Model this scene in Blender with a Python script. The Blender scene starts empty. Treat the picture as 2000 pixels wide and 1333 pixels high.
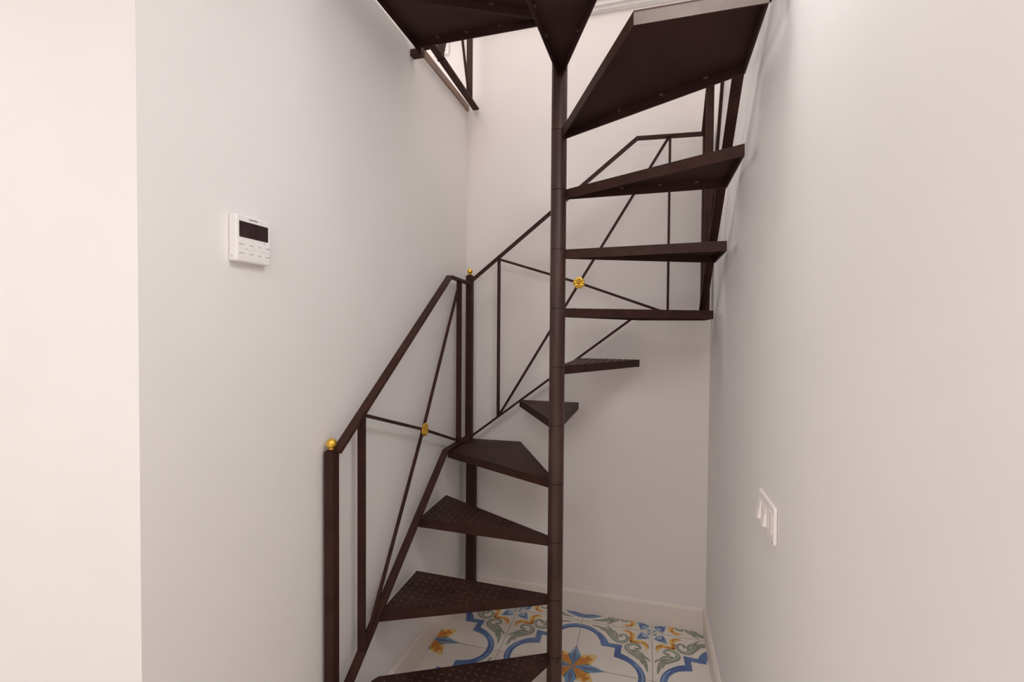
import bpy, bmesh, math, random
from mathutils import Vector, Matrix
random.seed(4)
scn = bpy.context.scene
COL = scn.collection

# ------------------------------------------------------------------ helpers
def link(name, bm, mat, parent=None, smooth=False, bevel=0.0):
    me = bpy.data.meshes.new(name)
    bmesh.ops.recalc_face_normals(bm, faces=bm.faces)
    bm.to_mesh(me); bm.free()
    for m in (mat if isinstance(mat, (list, tuple)) else [mat]):
        me.materials.append(m)
    if smooth:
        for p in me.polygons: p.use_smooth = True
    o = bpy.data.objects.new(name, me)
    COL.objects.link(o)
    if parent is not None: o.parent = parent
    if bevel:
        b = o.modifiers.new('bevel', 'BEVEL'); b.width = bevel; b.segments = 2
        b.limit_method = 'ANGLE'; b.angle_limit = math.radians(30)
    return o

def empty(name, label, cat, group=None):
    o = bpy.data.objects.new(name, None); COL.objects.link(o)
    o.empty_display_size = 0.05
    return tag(o, label, cat, group)

def tag(o, label=None, cat=None, group=None, kind=None):
    if label: o['label'] = label
    if cat: o['category'] = cat
    if group: o['group'] = group
    if kind: o['kind'] = kind
    return o

def rebase(root, loc):
    """put an Empty at the base of its thing, children stay where they are"""
    root.location = loc
    inv = Matrix.Translation(-Vector(loc))
    for ch in root.children:
        ch.matrix_parent_inverse = inv

def box(bm, x0, x1, y0, y1, z0, z1, mi=0):
    vs = [bm.verts.new((x, y, z)) for x in (x0, x1) for y in (y0, y1) for z in (z0, z1)]
    for q in ((0,1,3,2),(4,6,7,5),(0,4,5,1),(2,3,7,6),(0,2,6,4),(1,5,7,3)):
        f = bm.faces.new([vs[i] for i in q]); f.material_index = mi
    return vs

def new_box(name, mat, x0, x1, y0, y1, z0, z1, parent=None, bevel=0.0):
    bm = bmesh.new(); box(bm, x0, x1, y0, y1, z0, z1)
    return link(name, bm, mat, parent, bevel=bevel)

def prism(bm, pts, z0, z1, mi=0):
    a = [bm.verts.new((x, y, z0)) for x, y in pts]
    b = [bm.verts.new((x, y, z1)) for x, y in pts]
    n = len(pts)
    f = bm.faces.new(a[::-1]); f.material_index = mi
    f = bm.faces.new(b); f.material_index = mi
    for i in range(n):
        f = bm.faces.new((a[i], a[(i+1) % n], b[(i+1) % n], b[i])); f.material_index = mi

def sweep(bm, pts, nrm, w, t):
    """flat bar swept along a planar polyline; w along nrm (out of plane), t in plane, mitred"""
    pts = [Vector(p) for p in pts]; nrm = Vector(nrm).normalized()
    rings = []
    for i, p in enumerate(pts):
        ds = []
        if i > 0: ds.append((pts[i]-pts[i-1]).normalized())
        if i < len(pts)-1: ds.append((pts[i+1]-pts[i]).normalized())
        side = [nrm.cross(d).normalized() for d in ds]
        s = sum(side, Vector()).normalized()
        k = 1.0 / max(0.3, s.dot(side[0]))
        s = s * (t/2*k); n = nrm*(w/2)
        rings.append([bm.verts.new(p+s+n), bm.verts.new(p-s+n), bm.verts.new(p-s-n), bm.verts.new(p+s-n)])
    for a, b in zip(rings, rings[1:]):
        for j in range(4):
            bm.faces.new((a[j], a[(j+1) % 4], b[(j+1) % 4], b[j]))
    bm.faces.new(rings[0][::-1]); bm.faces.new(rings[-1])

def flat_bar(name, mat, parent, pts, nrm, w, t, bevel=0.0008):
    bm = bmesh.new(); sweep(bm, pts, nrm, w, t)
    return link(name, bm, mat, parent, bevel=bevel)

def lathe(bm, prof, c, seg=32, axis='Z'):
    rings = []
    for r, h in prof:
        ring = []
        for i in range(seg):
            a = 2*math.pi*i/seg
            ring.append(bm.verts.new((c[0]+r*math.cos(a), c[1]+r*math.sin(a), c[2]+h)))
        rings.append(ring)
    for a, b in zip(rings, rings[1:]):
        for i in range(seg):
            bm.faces.new((a[i], a[(i+1) % seg], b[(i+1) % seg], b[i]))
    bm.faces.new(rings[0][::-1]); bm.faces.new(rings[-1])

# ------------------------------------------------------------------ materials
def principled(name, color, rough=0.6, metal=0.0, spec=0.5):
    m = bpy.data.materials.new(name); m.use_nodes = True
    b = m.node_tree.nodes['Principled BSDF']
    b.inputs['Base Color'].default_value = (*color, 1)
    b.inputs['Roughness'].default_value = rough
    b.inputs['Metallic'].default_value = metal
    b.inputs['Specular IOR Level'].default_value = spec
    return m, m.node_tree, b

def noise_mix(nt, b, c1, c2, scale, detail=4, lo=0.35, hi=0.65, stretch=None):
    tc = nt.nodes.new('ShaderNodeTexCoord')
    n = nt.nodes.new('ShaderNodeTexNoise'); n.inputs['Scale'].default_value = scale; n.inputs['Detail'].default_value = detail
    r = nt.nodes.new('ShaderNodeValToRGB')
    r.color_ramp.elements[0].position = lo; r.color_ramp.elements[0].color = (*c1, 1)
    r.color_ramp.elements[1].position = hi; r.color_ramp.elements[1].color = (*c2, 1)
    if stretch:
        mp = nt.nodes.new('ShaderNodeMapping'); mp.inputs['Scale'].default_value = stretch
        nt.links.new(tc.outputs['Object'], mp.inputs['Vector']); nt.links.new(mp.outputs['Vector'], n.inputs['Vector'])
    else:
        nt.links.new(tc.outputs['Object'], n.inputs['Vector'])
    nt.links.new(n.outputs['Fac'], r.inputs['Fac'])
    nt.links.new(r.outputs['Color'], b.inputs['Base Color'])
    return tc

def bump(nt, b, tc, scale, strength, dist=0.002, detail=3):
    n = nt.nodes.new('ShaderNodeTexNoise'); n.inputs['Scale'].default_value = scale; n.inputs['Detail'].default_value = detail
    bp = nt.nodes.new('ShaderNodeBump'); bp.inputs['Strength'].default_value = strength; bp.inputs['Distance'].default_value = dist
    nt.links.new(tc.outputs['Object'], n.inputs['Vector'])
    nt.links.new(n.outputs['Fac'], bp.inputs['Height']); nt.links.new(bp.outputs['Normal'], b.inputs['Normal'])

def mk(name, c1, c2, scale, rough, bs=0, bstr=0, metal=0, spec=0.5, lo=.35, hi=.65, stretch=None, bd=.002):
    m, nt, b = principled(name, c1, rough, metal, spec)
    tc = noise_mix(nt, b, c1, c2, scale, lo=lo, hi=hi, stretch=stretch)
    if bs: bump(nt, b, tc, bs, bstr, bd)
    return m

WALL = mk('wall_paint', (.800, .774, .764), (.820, .794, .784), 3.0, .75, 60, .05, spec=.25)
WALLB = mk('wall_paint_back', (.805, .752, .735), (.825, .772, .755), 2.2, .7, 50, .06, spec=.25)
CEIL = mk('ceiling_paint', (.80, .78, .76), (.82, .80, .78), 2.0, .85)
STEEL = mk('brown_painted_steel', (.034, .0115, .0085), (.050, .0185, .0145), 22, .58, 420, .25, spec=.22, bd=.0006)
STEELD = mk('dark_brown_steel', (.024, .0080, .0058), (.048, .0185, .0145), 9, .5, 260, .3, spec=.24, bd=.0008)
UNDER = mk('tread_underside', (.030, .0098, .0075), (.048, .0170, .0135), 5, .7, 200, .2, spec=.3, bd=.0005)
POLE = mk('pole_steel', (.042, .0155, .0125), (.068, .029, .0245), 14, .42, 180, .25, spec=.5, stretch=(1, 1, .35), bd=.0006)
GOLD = mk('gilded_metal', (.95, .62, .10), (.80, .46, .06), 60, .30, 90, .2, metal=.85)
LUG = mk('rubbed_steel', (.060, .032, .027), (.125, .080, .070), 7, .42, spec=.5)
WORN = mk('worn_dusty_steel', (.095, .066, .056), (.125, .092, .079), 14, .65, 60, .2, bd=.001)
WELD = mk('weld_bead', (.12, .075, .065), (.17, .11, .10), 80, .5, metal=.3)
SKIRT = mk('skirting_lacquer', (.80, .72, .655), (.82, .74, .675), 3, .4, spec=.4)
PLAS = mk('white_plastic', (.84, .81, .80), (.86, .83, .82), 10, .38)
PLAS2 = mk('cream_plastic', (.86, .80, .77), (.88, .82, .79), 10, .32)
INK = mk('grey_print', (.22, .20, .21), (.28, .26, .27), 30, .6)
LCD, _nt, _b = principled('dark_display', (.030, .013, .014), .10)
EDGE = mk('slab_edge_wood', (.26, .17, .13), (.36, .26, .20), 12, .6, 90, .2, stretch=(1, .15, 1))

# floor materials
def glaze(name, c1, c2, scale=18, lo=.35, hi=.65):
    return mk(name, c1, c2, scale, .28, 30, .04, spec=.5, lo=lo, hi=hi)
F_BASE = glaze('tile_cream', (.80, .735, .66), (.83, .765, .69), 4)
F_GROUT = glaze('tile_joint', (.30, .24, .19), (.36, .29, .23))
F_BLUE = glaze('tile_blue_band', (.065, .120, .33), (.14, .235, .45), 9)
F_LBLUE = glaze('tile_light_blue', (.13, .27, .47), (.30, .43, .58), 22)
F_DBLUE = glaze('tile_dark_blue', (.07, .11, .30), (.12, .17, .38), 20)
F_YEL = glaze('tile_yellow', (.78, .46, .10), (.82, .56, .20), 24)
F_ORA = glaze('tile_orange', (.55, .19, .02), (.66, .27, .04), 30)
F_GRN = glaze('tile_sage', (.27, .30, .22), (.40, .42, .33), 26)
F_GRD = glaze('tile_dark_sage', (.13, .145, .10), (.20, .21, .15), 26)
F_WHT = glaze('tile_highlight', (.62, .68, .74), (.50, .58, .68), 30)
F_GRL = glaze('tile_pale_sage', (.44, .46, .37), (.52, .53, .44), 26)
FM = [F_BASE, F_GROUT, F_BLUE, F_LBLUE, F_DBLUE, F_YEL, F_ORA, F_GRN, F_GRD, F_WHT, F_GRL]

# ------------------------------------------------------------------ key dimensions (metres, room axes, camera above the origin)
XL, XR, YB = -0.857, 0.265, 2.212          # left wall, right wall, back wall
YF = 0.629                                  # front end of the left wall
RISE = 0.19826
ZUP = 2.379                                 # upper landing level
PX, PY = -0.2912, 1.605                     # pole axis
AX, AY = -0.2912, 1.612                     # where tread edges meet
ZTOP = 4.7
ZC = 2.20                                   # ceiling of the front room

# ------------------------------------------------------------------ room shell
def struct(o): o['kind'] = 'structure'; return o
struct(new_box('wall_left', WALL, XL-.12, XL, YF, YB, 0, 2.377))
struct(new_box('wall_front', WALL, -3.6, XL-.12, YF, YF+.12, 0, ZC))
struct(new_box('wall_right', WALL, XR, XR+.12, -2.6, YB+.12, 0, ZTOP))
struct(new_box('wall_back', WALLB, -3.6, XR, YB, YB+.12, 0, ZTOP))
struct(new_box('wall_far_left', WALL, -3.72, -3.6, -2.6, YB+.12, 0, ZTOP))
struct(new_box('wall_rear', WALL, -3.6, XR, -2.72, -2.6, 0, ZTOP))
struct(new_box('ceiling', CEIL, -3.6, XR, -2.6, .93, ZC, ZUP))          # slab over the front room
struct(new_box('ceiling', CEIL, -3.6, XL-.12, .93, YB, ZC, ZUP))       # slab left of the stair well
struct(new_box('ceiling', CEIL, -3.6, XR, -2.6, YB, ZTOP-.02, ZTOP+.1))

# ------------------------------------------------------------------ tiled floor with its painted pattern
S = (-0.2615, 1.839); T = 0.3015
bm = bmesh.new()
box(bm, -3.6, XR, -2.6, YB, -.08, 0.0, 0)
def flat(pts, z, mi):
    vs = [bm.verts.new((x, y, z)) for x, y in pts]
    try:
        f = bm.faces.new(vs); f.material_index = mi; f.normal_update()
        if f.normal.z < 0: f.normal_flip()
    except ValueError: pass
def quadstrip(outer, inner, z, mi, xf):
    for i in range(len(outer)-1):
        flat([xf(*outer[i]), xf(*outer[i+1]), xf(*inner[i+1]), xf(*inner[i])], z, mi)
def ribbon(path, widths, z, mi, xf):
    """tapered stroke along a smoothed path"""
    P = [Vector(p) for p in path]
    out = []
    n = len(P)
    for i in range(n-1):                                   # Catmull-Rom
        p0, p1, p2, p3 = P[max(i-1, 0)], P[i], P[i+1], P[min(i+2, n-1)]
        for k in range(5):
            t = k/5
            q = .5*((2*p1)+(-p0+p2)*t+(2*p0-5*p1+4*p2-p3)*t*t+(-p0+3*p1-3*p2+p3)*t**3)
            out.append((q, widths[i]*(1-t)+widths[i+1]*t))
    out.append((P[-1], widths[-1]))
    L, R = [], []
    for i, (q, w) in enumerate(out):
        a = out[max(i-1, 0)][0]; b = out[min(i+1, len(out)-1)][0]
        d = (b-a).normalized(); nn = Vector((-d.y, d.x))
        L.append(tuple(q+nn*w/2)); R.append(tuple(q-nn*w/2))
    quadstrip(L, R, z, mi, xf)
def fan(pts, z, mi, xf):
    flat([xf(*p) for p in pts], z, mi)

band_o = [(0, .915), (.07, .91), (.14, .89), (.21, .855), (.28, .80), (.34, .735), (.385, .67), (.42, .59), (.60, .60)]
band_i = [(0, .828), (.06, .822), (.12, .805), (.17, .78), (.225, .735), (.27, .675), (.30, .60), (.325, .505), (.51, .51)]
curlA = [(.592, .782), (.566, .800), (.590, .838), (.640, .832), (.668, .778), (.655, .715), (.597, .668), (.525, .678), (.468, .745), (.415, .825), (.335, .900), (.15, .938)]
wA = [.036, .036, .028, .030, .034, .040, .052, .062, .070, .078, .055, .005]
leafs = [([(.455, .76), (.452, .84), (.42, .92), (.36, .975)], [.03, .038, .034, .004]),
         ([(.52, .695), (.525, .77), (.505, .84), (.465, .90)], [.02, .034, .034, .004]),
         ([(.42, .80), (.36, .850), (.27, .875)], [.02, .024, .003])]
sw = lambda pts: [(b, a) for a, b in pts]
for iu in range(-3, 3):
    for iv in range(-4, 2):
        # quarter tiles are mirrored about the star centres
        x0 = S[0]+iu*T; y0 = S[1]+iv*T
        mu = (iu % 2 != 0); mv = (iv % 2 != 0)
        if x0+T < -.9 or x0 > XR+.02 or y0 > YB or y0 < 0.3: continue
        def xf(u, v, x0=x0, y0=y0, mu=mu, mv=mv):
            uu = 1-u if mu else u; vv = 1-v if mv else v
            return (min(max(x0+uu*T, -.90), XR+.02), min(y0+vv*T, YB+.03))
        z = .0002
        quadstrip(band_o, band_i, z, 2, xf); quadstrip(sw(band_o), sw(band_i), z, 2, xf)
        # lighter glaze on the outer half of the arcs
        mid = [((a[0]+b[0])/2, (a[1]+b[1])/2) for a, b in zip(band_o, band_i)]
        q = [((a[0]*.75+b[0]*.25), (a[1]*.75+b[1]*.25)) for a, b in zip(band_o, band_i)]
        quadstrip(q[:5], mid[:5], z+.0001, 3, xf); quadstrip(sw(q[:5]), sw(mid[:5]), z+.0001, 3, xf)
        # eight pointed star
        for s in (lambda p: p, sw):
            fan(s([(0, 0), (.085, .20), (0, .43)]), z, 3, xf)
            fan(s([(0, 0), (.03, .17), (0, .36)]), z+.0001, 4, xf)
            fan(s([(0, 0), (.235, .085), (.30, .29)]), z, 5, xf)
            fan(s([(0, 0), (.20, .10), (.17, .17)]), z+.0001, 6, xf)
            fan(s([(.1, .1), (.25, .17), (.21, .21)]), z+.00015, 6, xf)
            # acanthus curls: dark outline stroke below a lighter stroke
            ribbon(s(curlA), [w+.007 for w in wA], z, 8, xf)
            ribbon(s(curlA), [w*.80 for w in wA], z+.0001, 7, xf)
            for lp, lw in leafs:
                ribbon(s(lp), [w+.006 for w in lw], z+.00004, 8, xf)
                ribbon(s(lp), [w*.75 for w in lw], z+.00014, 7, xf)
            ribbon(s([(p[0]+.006, p[1]+.006) for p in curlA[4:10]]), [.006, .012, .016, .020, .020, .004], z+.0002, 10, xf)
            # yellow lilies
            ribbon(s([(.71, .705), (.735, .80), (.725, .88), (.66, .925), (.585, .93)]), [.022, .060, .085, .055, .006], z+.0002, 5, xf)
            ribbon(s([(.71, .705), (.715, .78), (.70, .84)]), [.03, .05, .01], z+.0003, 6, xf)
            ribbon(s([(.725, .86), (.70, .93), (.62, .955)]), [.03, .03, .005], z+.0003, 6, xf)
            # blue buds round the corner cross
            fan(s([(.79, .79), (.815, .90), (.85, .975), (.915, .945), (.93, .93)]), z, 3, xf)
            fan(s([(.82, .83), (.84, .92), (.88, .945), (.90, .91)]), z+.0001, 4, xf)
            fan(s([(.86, .88), (.875, .935), (.91, .915)]), z+.0002, 9, xf)
            fan(s([(.94, .94), (.93, .975), (.985, .985)]), z, 3, xf)
for k in range(-3, 3):
    x = S[0]+k*T
    if -.86 < x < XR: flat([(x-.0011, -2.6), (x+.0011, -2.6), (x+.0011, YB), (x-.0011, YB)], .0007, 1)
for k in range(-14, 2):
    y = S[1]+k*T
    if y < YB: flat([(-3.6, y-.0011), (XR, y-.0011), (XR, y+.0011), (-3.6, y+.0011)], .0007, 1)
me = bpy.data.meshes.new('floor'); bm.to_mesh(me); bm.free()
for m in FM: me.materials.append(m)
fl = bpy.data.objects.new('floor', me); COL.objects.link(fl); struct(fl)

# ------------------------------------------------------------------ skirtings and mouldings
def profile_run(name, prof, a, b, inward, mat):
    """prof = [(out, height)], extruded from a to b; inward = unit vector away from the wall"""
    bm = bmesh.new(); A = Vector(a); B = Vector(b); n = Vector(inward)
    r0 = [bm.verts.new(A+n*o+Vector((0, 0, h))) for o, h in prof]
    r1 = [bm.verts.new(B+n*o+Vector((0, 0, h))) for o, h in prof]
    k = len(prof)
    for i in range(k): bm.faces.new((r0[i], r0[(i+1) % k], r1[(i+1) % k], r1[i]))
    bm.faces.new(r0); bm.faces.new(r1[::-1])
    return struct(link(name, bm, mat))
SK = [(0, 0), (.012, 0), (.012, .072), (.0095, .0735), (.0095, .076), (.011, .0775), (.011, .0885), (.0085, .0905), (.0085, .093), (.006, .097), (.003, .101), (0, .101)]
profile_run('baseboard_left', SK, (XL, YF, .0008), (XL, YB, .0008), (1, 0, 0), SKIRT)
profile_run('baseboard_back', SK, (XL+.012, YB, .0008), (XR-.012, YB, .0008), (0, -1, 0), SKIRT)
profile_run('baseboard_right', SK, (XR, -2.6, .0008), (XR, YB, .0008), (-1, 0, 0), SKIRT)
profile_run('baseboard_front', SK, (-3.6, YF, .0008), (XL, YF, .0008), (0, -1, 0), SKIRT)
CR = [(0, 0), (.006, .0), (.008, .006), (.014, .008), (.016, .020), (.024, .024), (.026, .040), (.034, .046), (.036, .058), (.040, .060), (.040, .075), (0, .075)]
profile_run('trim_1', CR, (-3.6, YB, 2.745), (XR, YB, 2.745), (0, -1, 0), CEIL)
struct(new_box('trim_2', EDGE, XL, XL+.010, 1.655, YB-.004, 2.3775, 2.409, bevel=.001))

# ------------------------------------------------------------------ spiral staircase
stair = empty('spiral_staircase', 'dark brown steel spiral staircase with triangular treads round a slim pole', 'staircase')
R0 = .0262
bm = bmesh.new()
prof = [(R0, 0.0)]
for k in range(1, 13):
    z = k*RISE-.003
    prof += [(R0, z-.0014), (R0-.0024, z-.0006), (R0-.0024, z+.0006), (R0, z+.0014)]
prof += [(R0, 2.46)]
lathe(bm, prof, (PX, PY, 0.001), 40)
pole = link('center_pole', bm, POLE, stair)
m = pole.modifiers.new('es', 'EDGE_SPLIT'); m.split_angle = math.radians(35)
for p in pole.data.polygons: p.use_smooth = True
bm = bmesh.new(); lathe(bm, [(.030, 0), (.034, .003), (.034, .010), (.028, .018)], (PX, PY, 2.46), 32)
link('pole_cap', bm, POLE, stair)
bm = bmesh.new(); lathe(bm, [(.055, 0), (.055, .006), (.03, .0065), (.029, .012)], (PX, PY, .001), 32)
link('base_flange', bm, STEEL, stair)

def inset(pts, d):
    """offset a convex polygon inwards by d"""
    n = len(pts); out = []
    area = sum(pts[i][0]*pts[(i+1) % n][1]-pts[(i+1) % n][0]*pts[i][1] for i in range(n))
    sgn = 1 if area > 0 else -1
    for i in range(n):
        p0, p1, p2 = Vector(pts[i-1]), Vector(pts[i]), Vector(pts[(i+1) % n])
        d1 = (p1-p0).normalized(); d2 = (p2-p1).normalized()
        n1 = Vector((-d1.y, d1.x))*sgn; n2 = Vector((-d2.y, d2.x))*sgn
        nn = (n1+n2); nn = nn/(max(.18, nn.dot(n1)))
        out.append(tuple(p1+nn*d))
    return out
def inside(p, poly):
    n = len(poly); c = None
    for i in range(n):
        a, b = poly[i], poly[(i+1) % n]
        s = (b[0]-a[0])*(p[1]-a[1])-(b[1]-a[1])*(p[0]-a[0])
        if c is None: c = s > 0
        elif (s > 0) != c: return False
    return True

TH = .0305
def lugs(bm, pts, z):
    inn = inset(pts, .009)
    st = .027
    xs = [p[0] for p in pts]; ys = [p[1] for p in pts]
    for i in range(int(min(xs)/st)-1, int(max(xs)/st)+2):
        for j in range(int(min(ys)/st)-1, int(max(ys)/st)+2):
            cx, cy = i*st, j*st
            if not inside((cx, cy), inn) or (cx-PX)**2+(cy-PY)**2 < .04**2: continue
            a = math.radians(45 if (i+j) % 2 else -45)
            ca, sa = math.cos(a), math.sin(a)
            base = [(-.0125, 0), (-.005, -.0022), (.005, -.0022), (.0125, 0), (.005, .0022), (-.005, .0022)]
            lo = [bm.verts.new((cx+u*ca-v*sa, cy+u*sa+v*ca, z)) for u, v in base]
            hi = [bm.verts.new((cx+.7*(u*ca-v*sa)*1, cy+.7*(u*sa+v*ca), z+.0010)) for u, v in base]
            bm.faces.new(hi).material_index = 1
            for q in range(6): bm.faces.new((lo[q], lo[(q+1) % 6], hi[(q+1) % 6], hi[q]))
def make_tread(outer, z, name='tread', worn=None, lug=True):
    pts = [(AX, AY)]+outer
    bm = bmesh.new()
    prism(bm, pts, z-.004, z)
    if lug: lugs(bm, pts, z)
    t = link(name, bm, [STEELD, LUG], stair)
    # folded rim, open at the middle, with darker inside
    inn = inset(pts, .0045)
    bm = bmesh.new()
    n = len(pts)
    za, zb = z-TH, z-.0035
    for i in range(n):
        j = (i+1) % n
        quad = [pts[i], pts[j], inn[j], inn[i]]
        a = [bm.verts.new((*p, za)) for p in quad]; b = [bm.verts.new((*p, zb)) for p in quad]
        for q in ((0, 1, 2, 3), ): bm.faces.new([a[k] for k in q]); bm.faces.new([b[k] for k in q][::-1])
        f = bm.faces.new((a[0], a[1], b[1], b[0])); g = bm.faces.new((a[2], a[3], b[3], b[2])); g.material_index = 1
        if i == worn: f.material_index = 2
    bmesh.ops.remove_doubles(bm, verts=bm.verts, dist=1e-6)
    rim = link('tread_rim', bm, [STEEL, UNDER, WORN], t)
    inn2 = inset(pts, .0050)
    bm = bmesh.new()
    prism(bm, inn2, z-.0055, z-.0042)
    link('underside_plate', bm, UNDER, t)
    # weld beads inside the rim
    inn3 = inset(pts, .0075)
    for i in (0, n-1) if z > 1.7 else ():
        a = Vector(inn3[i]); b = Vector(inn3[(i+1) % n])
        for f_ in (.38, .62, .84) if i == 0 else (.16, .38, .62):
            c = a.lerp(b, f_); d = (b-a).normalized()*.006; nn = Vector((-d.y, d.x)).normalized()*.003
            q = [c-d-nn, c+d-nn, c+d*.8+nn, c-d*.8+nn]
            bm = bmesh.new(); prism(bm, [tuple(v) for v in q], z-.0095, z-.0050)
            link('weld_bead', bm, WELD, t)
    return t

treads = {
 1: [(-.545, 1.045), (-.795, 1.045), (-.820, 1.065), (-.822, 1.316), (-.812, 1.337)],
 2: [(-.818, 1.351), (-.826, 1.629)],
 3: [(-.821, 1.630), (-.827, 1.904)],
 4: [(-.816, 1.893), (-.800, 2.135), (-.558, 2.145)],
 5: [(-.559, 2.124), (-.287, 2.130)],
 6: [(-.287, 2.124), (-.026, 2.118)],
 7: [(-.026, 2.120), (.232, 2.120), (.233, 1.858)],
 8: [(.232, 1.833), (.231, 1.568)],
 9: [(.233, 1.602), (.232, 1.321)],
 10: [(.228, 1.311), (.222, 1.042), (-.034, 1.045)],
 11: [(-.045, 1.042), (-.310, 1.042)],
}
for k, o in treads.items(): make_tread(o, k*RISE, worn=2 if k == 10 else None)
make_tread([(-.832, 1.335), (-.832, 1.622)], 12*RISE, 'landing_plate')
make_tread([(-.315, 1.042), (-.832, 1.042), (-.832, 1.331)], 12*RISE, 'landing_plate')
# steel stub that carries the landing on the wall
bm = bmesh.new(); box(bm, XL+.0003, -.812, 1.623, 1.652, 2.328, 2.352)
link('wall_bracket', bm, STEEL, stair, bevel=.0015)
rebase(stair, (PX, PY, 0))

# ------------------------------------------------------------------ railings
W, TT = .028, .0095
def ball(name, c, r, parent):
    bm = bmesh.new(); bmesh.ops.create_uvsphere(bm, u_segments=28, v_segments=18, radius=r, matrix=Matrix.Translation(c))
    lathe(bm, [(r*.62, -r*1.12), (r*.5, -r*.9), (r*.45, -r*.7)], c, 20)
    return link(name, bm, GOLD, parent, smooth=True)
def post(name, cx, cy, z0, z1, s, parent, cap=.006, mat=None):
    bm = bmesh.new(); h = s/2
    box(bm, cx-h, cx+h, cy-h, cy+h, z0, z1)
    top = [bm.verts.new((cx+a*h, cy+b*h, z1)) for a, b in ((-1, -1), (1, -1), (1, 1), (-1, 1))]
    up = [bm.verts.new((cx+a*h*.55, cy+b*h*.55, z1+cap)) for a, b in ((-1, -1), (1, -1), (1, 1), (-1, 1))]
    for i in range(4): bm.faces.new((top[i], top[(i+1) % 4], up[(i+1) % 4], up[i]))
    bm.faces.new(up)
    return link(name, bm, mat or STEEL, parent, bevel=.0012)
def rosette(parent, c, axis):
    """gilt eight-lobed disc with a dished flower relief; axis = direction it faces"""
    bm = bmesh.new(); N = 64; c = Vector(c); ax = Vector(axis).normalized()
    e1 = ax.cross(Vector((0, 0, 1))).normalized(); e2 = e1.cross(ax).normalized()
    rs = [0, .3, .62, .85, 1.0, 1.0]; hs = [.0035, .0025, .0045, .0035, .001, -.0025]
    rings = []
    for r, h in zip(rs, hs):
        ring = []
        for i in range(N):
            a = 2*math.pi*i/N
            lob = 1-.10*(abs(math.cos(4*a))**3)*(r > .5)*r
            rr = max(r, .001)*.0262*lob
            hh = h+.0012*math.cos(8*a)*(0 < r < 1)
            ring.append(bm.verts.new(c+e1*rr*math.cos(a)+e2*rr*math.sin(a)+ax*hh))
        rings.append(ring)
    for a, b in zip(rings, rings[1:]):
        for i in range(N): bm.faces.new((a[i], a[(i+1) % N], b[(i+1) % N], b[i]))
    bm.faces.new(rings[0]); bm.faces.new(rings[-1])
    return link('rosette', bm, GOLD, parent)

# lower-left railing, along the left wall
x1 = -.812
ra = empty('stair_railing', 'lowest stair railing beside the left wall with ball-topped newel and gold rosette', 'railing')
st = lambda y: .799-.742*(1.862-y)           # lower rail, rests on the tread corners
flat_bar('lower_rail', STEEL, ra, [(x1, 1.125, st(1.125)), (x1, 1.862, .799), (x1, 2.112, .802)], (1, 0, 0), W, TT)
flat_bar('handrail', STEEL, ra, [(x1-.004, 1.128, .972), (x1, 1.898, 1.539), (x1, 2.114, 1.532)], (1, 0, 0), W, TT+.001)
for yb in (1.243, 2.008):
    zt = .972+.7364*(yb-1.128) if yb < 1.89 else 1.535
    flat_bar('baluster', STEEL, ra, [(x1, yb, st(yb) if yb < 1.86 else .80), (x1, yb, zt)], (1, 0, 0), W*.86, TT)
flat_bar('brace_rod', STEEL, ra, [(x1, 1.262, .345), (x1, 1.650, .932), (x1, 2.004, 1.515)], (1, 0, 0), .0100, .0100)
flat_bar('brace_rod', STEEL, ra, [(x1-.001, 1.258, 1.052), (x1-.001, 1.650, .932), (x1-.001, 2.000, .812)], (1, 0, 0), .0100, .0100)
rosette(ra, (x1+.009, 1.650, .932), (1, 0, 0))
nw = post('newel_post', -.834, 1.131, 0.001, .972, .029, ra)
ball('ball_finial', (-.834, 1.131, .994), .0145, nw)
bm = bmesh.new()
for (yy) in (1.1145,):
    lathe(bm, [(.003, -.002), (.0022, .002)], (-.850, 1.131, .905), 8)
link('bolt_head', bm, STEEL, nw)
rebase(ra, (-.834, 1.131, 0))

# back railing, along the back wall
y2 = 2.132
rb = empty('stair_railing', 'railing along the back wall behind the pole, with gold rosette and corner post', 'railing')
flat_bar('lower_rail', STEEL, rb, [(-.795, y2, .806), (-.040, y2, 1.381), (.215, y2, 1.392)], (0, 1, 0), W, TT)
flat_bar('handrail', STEEL, rb, [(-.795, y2, 1.548), (-.048, y2, 2.138), (.218, y2, 2.130)], (0, 1, 0), W, TT+.001)
flat_bar('baluster', STEEL, rb, [(-.664, y2, .906), (-.664, y2, 1.650)], (0, 1, 0), W*.86, TT)
flat_bar('baluster', STEEL, rb, [(.086, y2, 1.388), (.086, y2, 2.134)], (0, 1, 0), W*.86, TT)
flat_bar('brace_rod', STEEL, rb, [(-.658, y2, .915), (-.290, y2, 1.524), (.082, y2, 2.132)], (0, 1, 0), .0105, .0105)
flat_bar('brace_rod', STEEL, rb, [(-.658, y2-.001, 1.640), (-.290, y2-.001, 1.524), (.075, y2-.001, 1.392)], (0, 1, 0), .0105, .0105)
rosette(rb, (-.290, y2-.009, 1.524), (0, -1, 0))
n2 = post('corner_post', -.8105, 2.137, .790, 1.568, .030, rb)
ball('ball_finial', (-.8105, 2.137, 1.590), .0135, n2)
post('support_leg', -.802, 2.150, 0.001, .765, .041, rb, cap=.001, mat=UNDER)
rebase(rb, (-.802, 2.150, 0))

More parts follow.
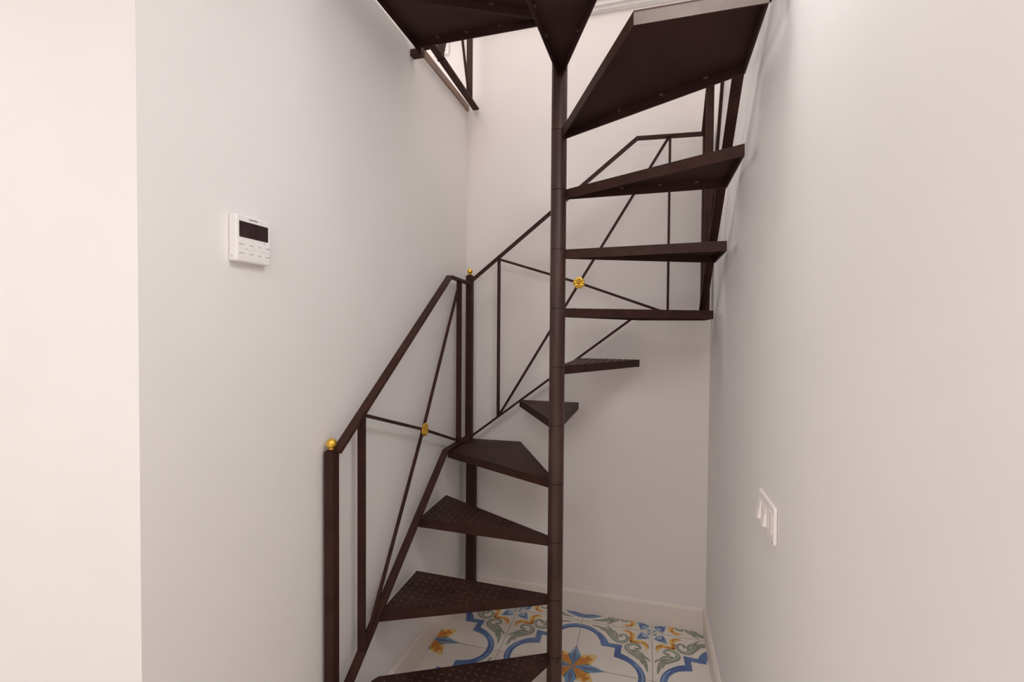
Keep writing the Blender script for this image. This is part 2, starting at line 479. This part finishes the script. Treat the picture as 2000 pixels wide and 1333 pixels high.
# right railing, along the right wall, climbing towards the viewer
x3 = .2215
rc = empty('stair_railing', 'railing climbing along the right wall, mostly hidden behind the upper treads', 'railing')
sr = lambda y: 1.396+.797*(2.105-y)
flat_bar('lower_rail', STEEL, rc, [(x3, 2.105, 1.398), (x3, 1.10, sr(1.10))], (1, 0, 0), W, TT)
flat_bar('handrail', STEEL, rc, [(x3, 2.118, 2.128), (x3, 1.09, 2.128+.797*1.028)], (1, 0, 0), W, TT)
for yb in (1.960, 1.290):
    flat_bar('baluster', STEEL, rc, [(x3, yb, sr(yb)), (x3, yb, 2.128+.797*(2.118-yb))], (1, 0, 0), W, TT)
flat_bar('brace_rod', STEEL, rc, [(x3, 1.955, 1.525), (x3, 1.295, 2.775)], (1, 0, 0), .0100, .0100)
flat_bar('brace_rod', STEEL, rc, [(x3-.001, 1.955, 2.245), (x3-.001, 1.295, 2.055)], (1, 0, 0), .0100, .0100)
rosette(rc, (x3-.009, 1.625, 2.150), (-1, 0, 0))
n3 = post('corner_post', .2335, 2.142, 1.3885, 2.150, .034, rc)
ball('ball_finial', (.2280, 2.142, 2.176), .0145, n3)
n4 = post('newel_post', .222, 1.080, 10*RISE+.001, 2.96, .030, rc)
ball('ball_finial', (.222, 1.080, 2.985), .0145, n4)
rebase(rc, (.222, 2.118, 1.39))

# guard rail of the upper floor, above the left wall
x4 = -.813
rd = empty('landing_railing', 'upper floor guard rail standing on the top edge of the left wall', 'railing')
flat_bar('lower_rail', STEEL, rd, [(-.810, 1.665, 2.412), (-.810, 2.208, 2.384)], (1, 0, 0), .031, .008)
flat_bar('handrail', STEEL, rd, [(x4, 1.665, 3.20), (x4, 2.208, 3.20)], (1, 0, 0), W, TT)
for yb in (2.125, 1.800):
    flat_bar('baluster', STEEL, rd, [(x4, yb, 2.398), (x4, yb, 3.20)], (1, 0, 0), W, TT)
flat_bar('brace_rod', STEEL, rd, [(x4, 2.120, 2.40), (x4, 1.805, 3.19)], (1, 0, 0), .0100, .0100)
flat_bar('brace_rod', STEEL, rd, [(x4-.001, 2.120, 3.19), (x4-.001, 1.805, 2.40)], (1, 0, 0), .0100, .0100)
bm = bmesh.new(); box(bm, XL, x4-.013, 1.70, 1.725, 2.402, 2.412)
link('fixing_lug', bm, STEEL, rd)
rebase(rd, (x4, 1.665, 2.39))

# ------------------------------------------------------------------ wall controller on the left wall
th = empty('wall_controller', 'white square climate controller with dark display on the left wall', 'controller')
xf_ = -.8355
Y0, Y1, Z0, Z1 = .8170, .9130, 1.4545, 1.5545
new_box('housing', PLAS, XL+.0005, xf_, Y0, Y1, Z0, Z1, th, bevel=.0035)
bm = bmesh.new(); box(bm, xf_-.001, xf_+.0004, Y0+.0075, Y1-.0085, 1.5065, 1.5405)
link('display', bm, LCD, th)
bm = bmesh.new()
def dash(y, z, w, h=.0012): box(bm, xf_-.0005, xf_+.0008, y, y+w, z, z+h)
yy = Y0+.034
for i in range(9):
    dash(yy, 1.5462, .0018, .0022 if i % 3 else .0028); yy += .0027
link('maker_mark', bm, INK, th)
bm = bmesh.new()
for r, z in enumerate((1.4905, 1.4715)):
    for c, (y, w) in enumerate(((Y0+.006, .014), (Y0+.034, .010), (Y0+.060, .006), (Y0+.080, .010))):
        q = y
        while q < y+w: dash(q, z, .0017, .0014); q += .0024
link('key_print', bm, INK, th)
bm = bmesh.new()
bm.free()
for y, z in ((Y0+.026, 1.4820), (Y0+.074, 1.4830), (Y0+.0765, 1.5020)):
    bm = bmesh.new(); bmesh.ops.create_uvsphere(bm, u_segments=12, v_segments=8, radius=.0013, matrix=Matrix.Translation((xf_, y, z)))
    link('indicator', bm, INK, th)
bm = bmesh.new()
for k in range(4):
    for j in range(2):
        box(bm, xf_-.0003, xf_+.0005, Y0+.005+k*.0225, Y0+.0245+k*.0225, 1.4625+j*.0195, 1.4792+j*.0195)
link('key_pad', bm, PLAS, th, bevel=.0004)
bm = bmesh.new()
for z in (1.4625, 1.4650):
    box(bm, XL+.008, XL+.0105, Y0-.0004, Y0+.001, z, z+.0012)
link('side_slot', bm, INK, th)
rebase(th, (XL, (Y0+Y1)/2, Z0))

# ------------------------------------------------------------------ light switches
sw1 = empty('light_switch', 'cream rectangular light switch plate low on the right wall', 'switch')
ya, yb2, za, zb = 1.083, 1.222, .8700, .9480
new_box('cover_plate', PLAS2, XR-.008, XR-.0004, ya, yb2, za, zb, sw1, bevel=.003)
for k in range(2):
    yy0 = 1.209-k*.049; yy1 = yy0-.023
    bm = bmesh.new()
    v = [(XR-.0085, yy0, za+.018), (XR-.0085, yy1, za+.018), (XR-.0085, yy1, zb-.016), (XR-.0085, yy0, zb-.016),
         (XR-.0175, yy0, za+.018), (XR-.0175, yy1, za+.018), (XR-.0095, yy1, zb-.016), (XR-.0095, yy0, zb-.016)]
    vs = [bm.verts.new(p) for p in v]
    for q in ((0, 1, 2, 3), (4, 5, 6, 7), (0, 1, 5, 4), (2, 3, 7, 6), (0, 3, 7, 4), (1, 2, 6, 5)): bm.faces.new([vs[i] for i in q])
    link('rocker', bm, PLAS2, sw1, bevel=.0012)
bm = bmesh.new(); box(bm, XR-.0092, XR-.0075, ya+.012, ya+.040, za+.018, zb-.016)
link('blank_insert', bm, PLAS2, sw1, bevel=.0008)
bm = bmesh.new(); bmesh.ops.create_uvsphere(bm, u_segments=12, v_segments=8, radius=.0016, matrix=Matrix.Translation((XR-.008, ya+.006, za+.005)))
link('plate_notch', bm, INK, sw1)
rebase(sw1, (XR, (ya+yb2)/2, za))
sw2 = empty('light_switch', 'small white switch plate on the upper back wall behind the guard rail', 'switch')
new_box('cover_plate', PLAS, -1.035, -.953, YB-.009, YB-.0004, 2.672, 2.79, sw2, bevel=.003)
for k in range(2):
    new_box('rocker', PLAS, -1.026+k*.033, -.996+k*.033, YB-.0125, YB-.0085, 2.69, 2.772, sw2, bevel=.0012)
rebase(sw2, (-.994, YB, 2.672))

# ------------------------------------------------------------------ camera (16.8 mm, fitted to the tile grid and walls)
yaw, pit, rol = .2738787, -.0217649, -.0072825
Rm = Matrix.Rotation(yaw, 3, 'Z') @ Matrix.Rotation(pit, 3, 'X') @ Matrix.Rotation(rol, 3, 'Y')
rt, fw, up = Rm.col[0], Rm.col[1], Rm.col[2]
cam = bpy.data.cameras.new('camera'); co = bpy.data.objects.new('camera', cam); COL.objects.link(co)
M = Matrix.Identity(4)
for r in range(3):
    M[r][0] = rt[r]; M[r][1] = up[r]; M[r][2] = -fw[r]
M[2][3] = 1.31
co.matrix_world = M
cam.sensor_width = 36; cam.lens = 36*932.86/2000; cam.clip_start = .02
scn.camera = co

# ------------------------------------------------------------------ light
def area(name, loc, rot, sx, sy, power, col):
    l = bpy.data.lights.new(name, 'AREA'); l.shape = 'RECTANGLE'; l.size = sx; l.size_y = sy
    l.energy = power; l.color = col
    o = bpy.data.objects.new(name, l); COL.objects.link(o); o.location = loc
    o.rotation_euler = [math.radians(a) for a in rot]
    return o
def point(name, loc, r, power, col):
    l = bpy.data.lights.new(name, 'POINT'); l.shadow_soft_size = r; l.energy = power; l.color = col
    o = bpy.data.objects.new(name, l); COL.objects.link(o); o.location = loc
    return o
point('front_room_lamp', (-1.90, -.75, 2.0), .14, 25.5, (.985, .99, 1.0))
area('stairwell_downlight', (.10, .68, ZC-.02), (14, 48, 0), .50, .28, 7.5, (.99, .99, 1.0))
area('front_room_ceiling_light', (-.30, -.55, ZC-.02), (0, 0, 0), .8, .9, 10.5, (.985, .99, 1.0))
area('rear_fill_light', (-.5, -2.55, 1.55), (90, 0, 0), 1.2, 1.1, 3, (.985, .99, 1.0))  # added fill from behind the camera to lift the niche walls; no window modelled
area('upper_floor_light', (-1.2, 1.2, ZTOP-.05), (0, 0, 0), 2.4, 1.6, 62, (1, .985, .975))
w = bpy.data.worlds.new('world'); scn.world = w; w.use_nodes = True
w.node_tree.nodes['Background'].inputs[0].default_value = (1, .97, .95, 1)
w.node_tree.nodes['Background'].inputs[1].default_value = .2
scn.view_settings.view_transform = 'Standard'
scn.view_settings.look = 'None'
scn.view_settings.exposure = 0.0
scn.cycles.max_bounces = 12; scn.cycles.diffuse_bounces = 10
scn.cycles.use_denoising = True
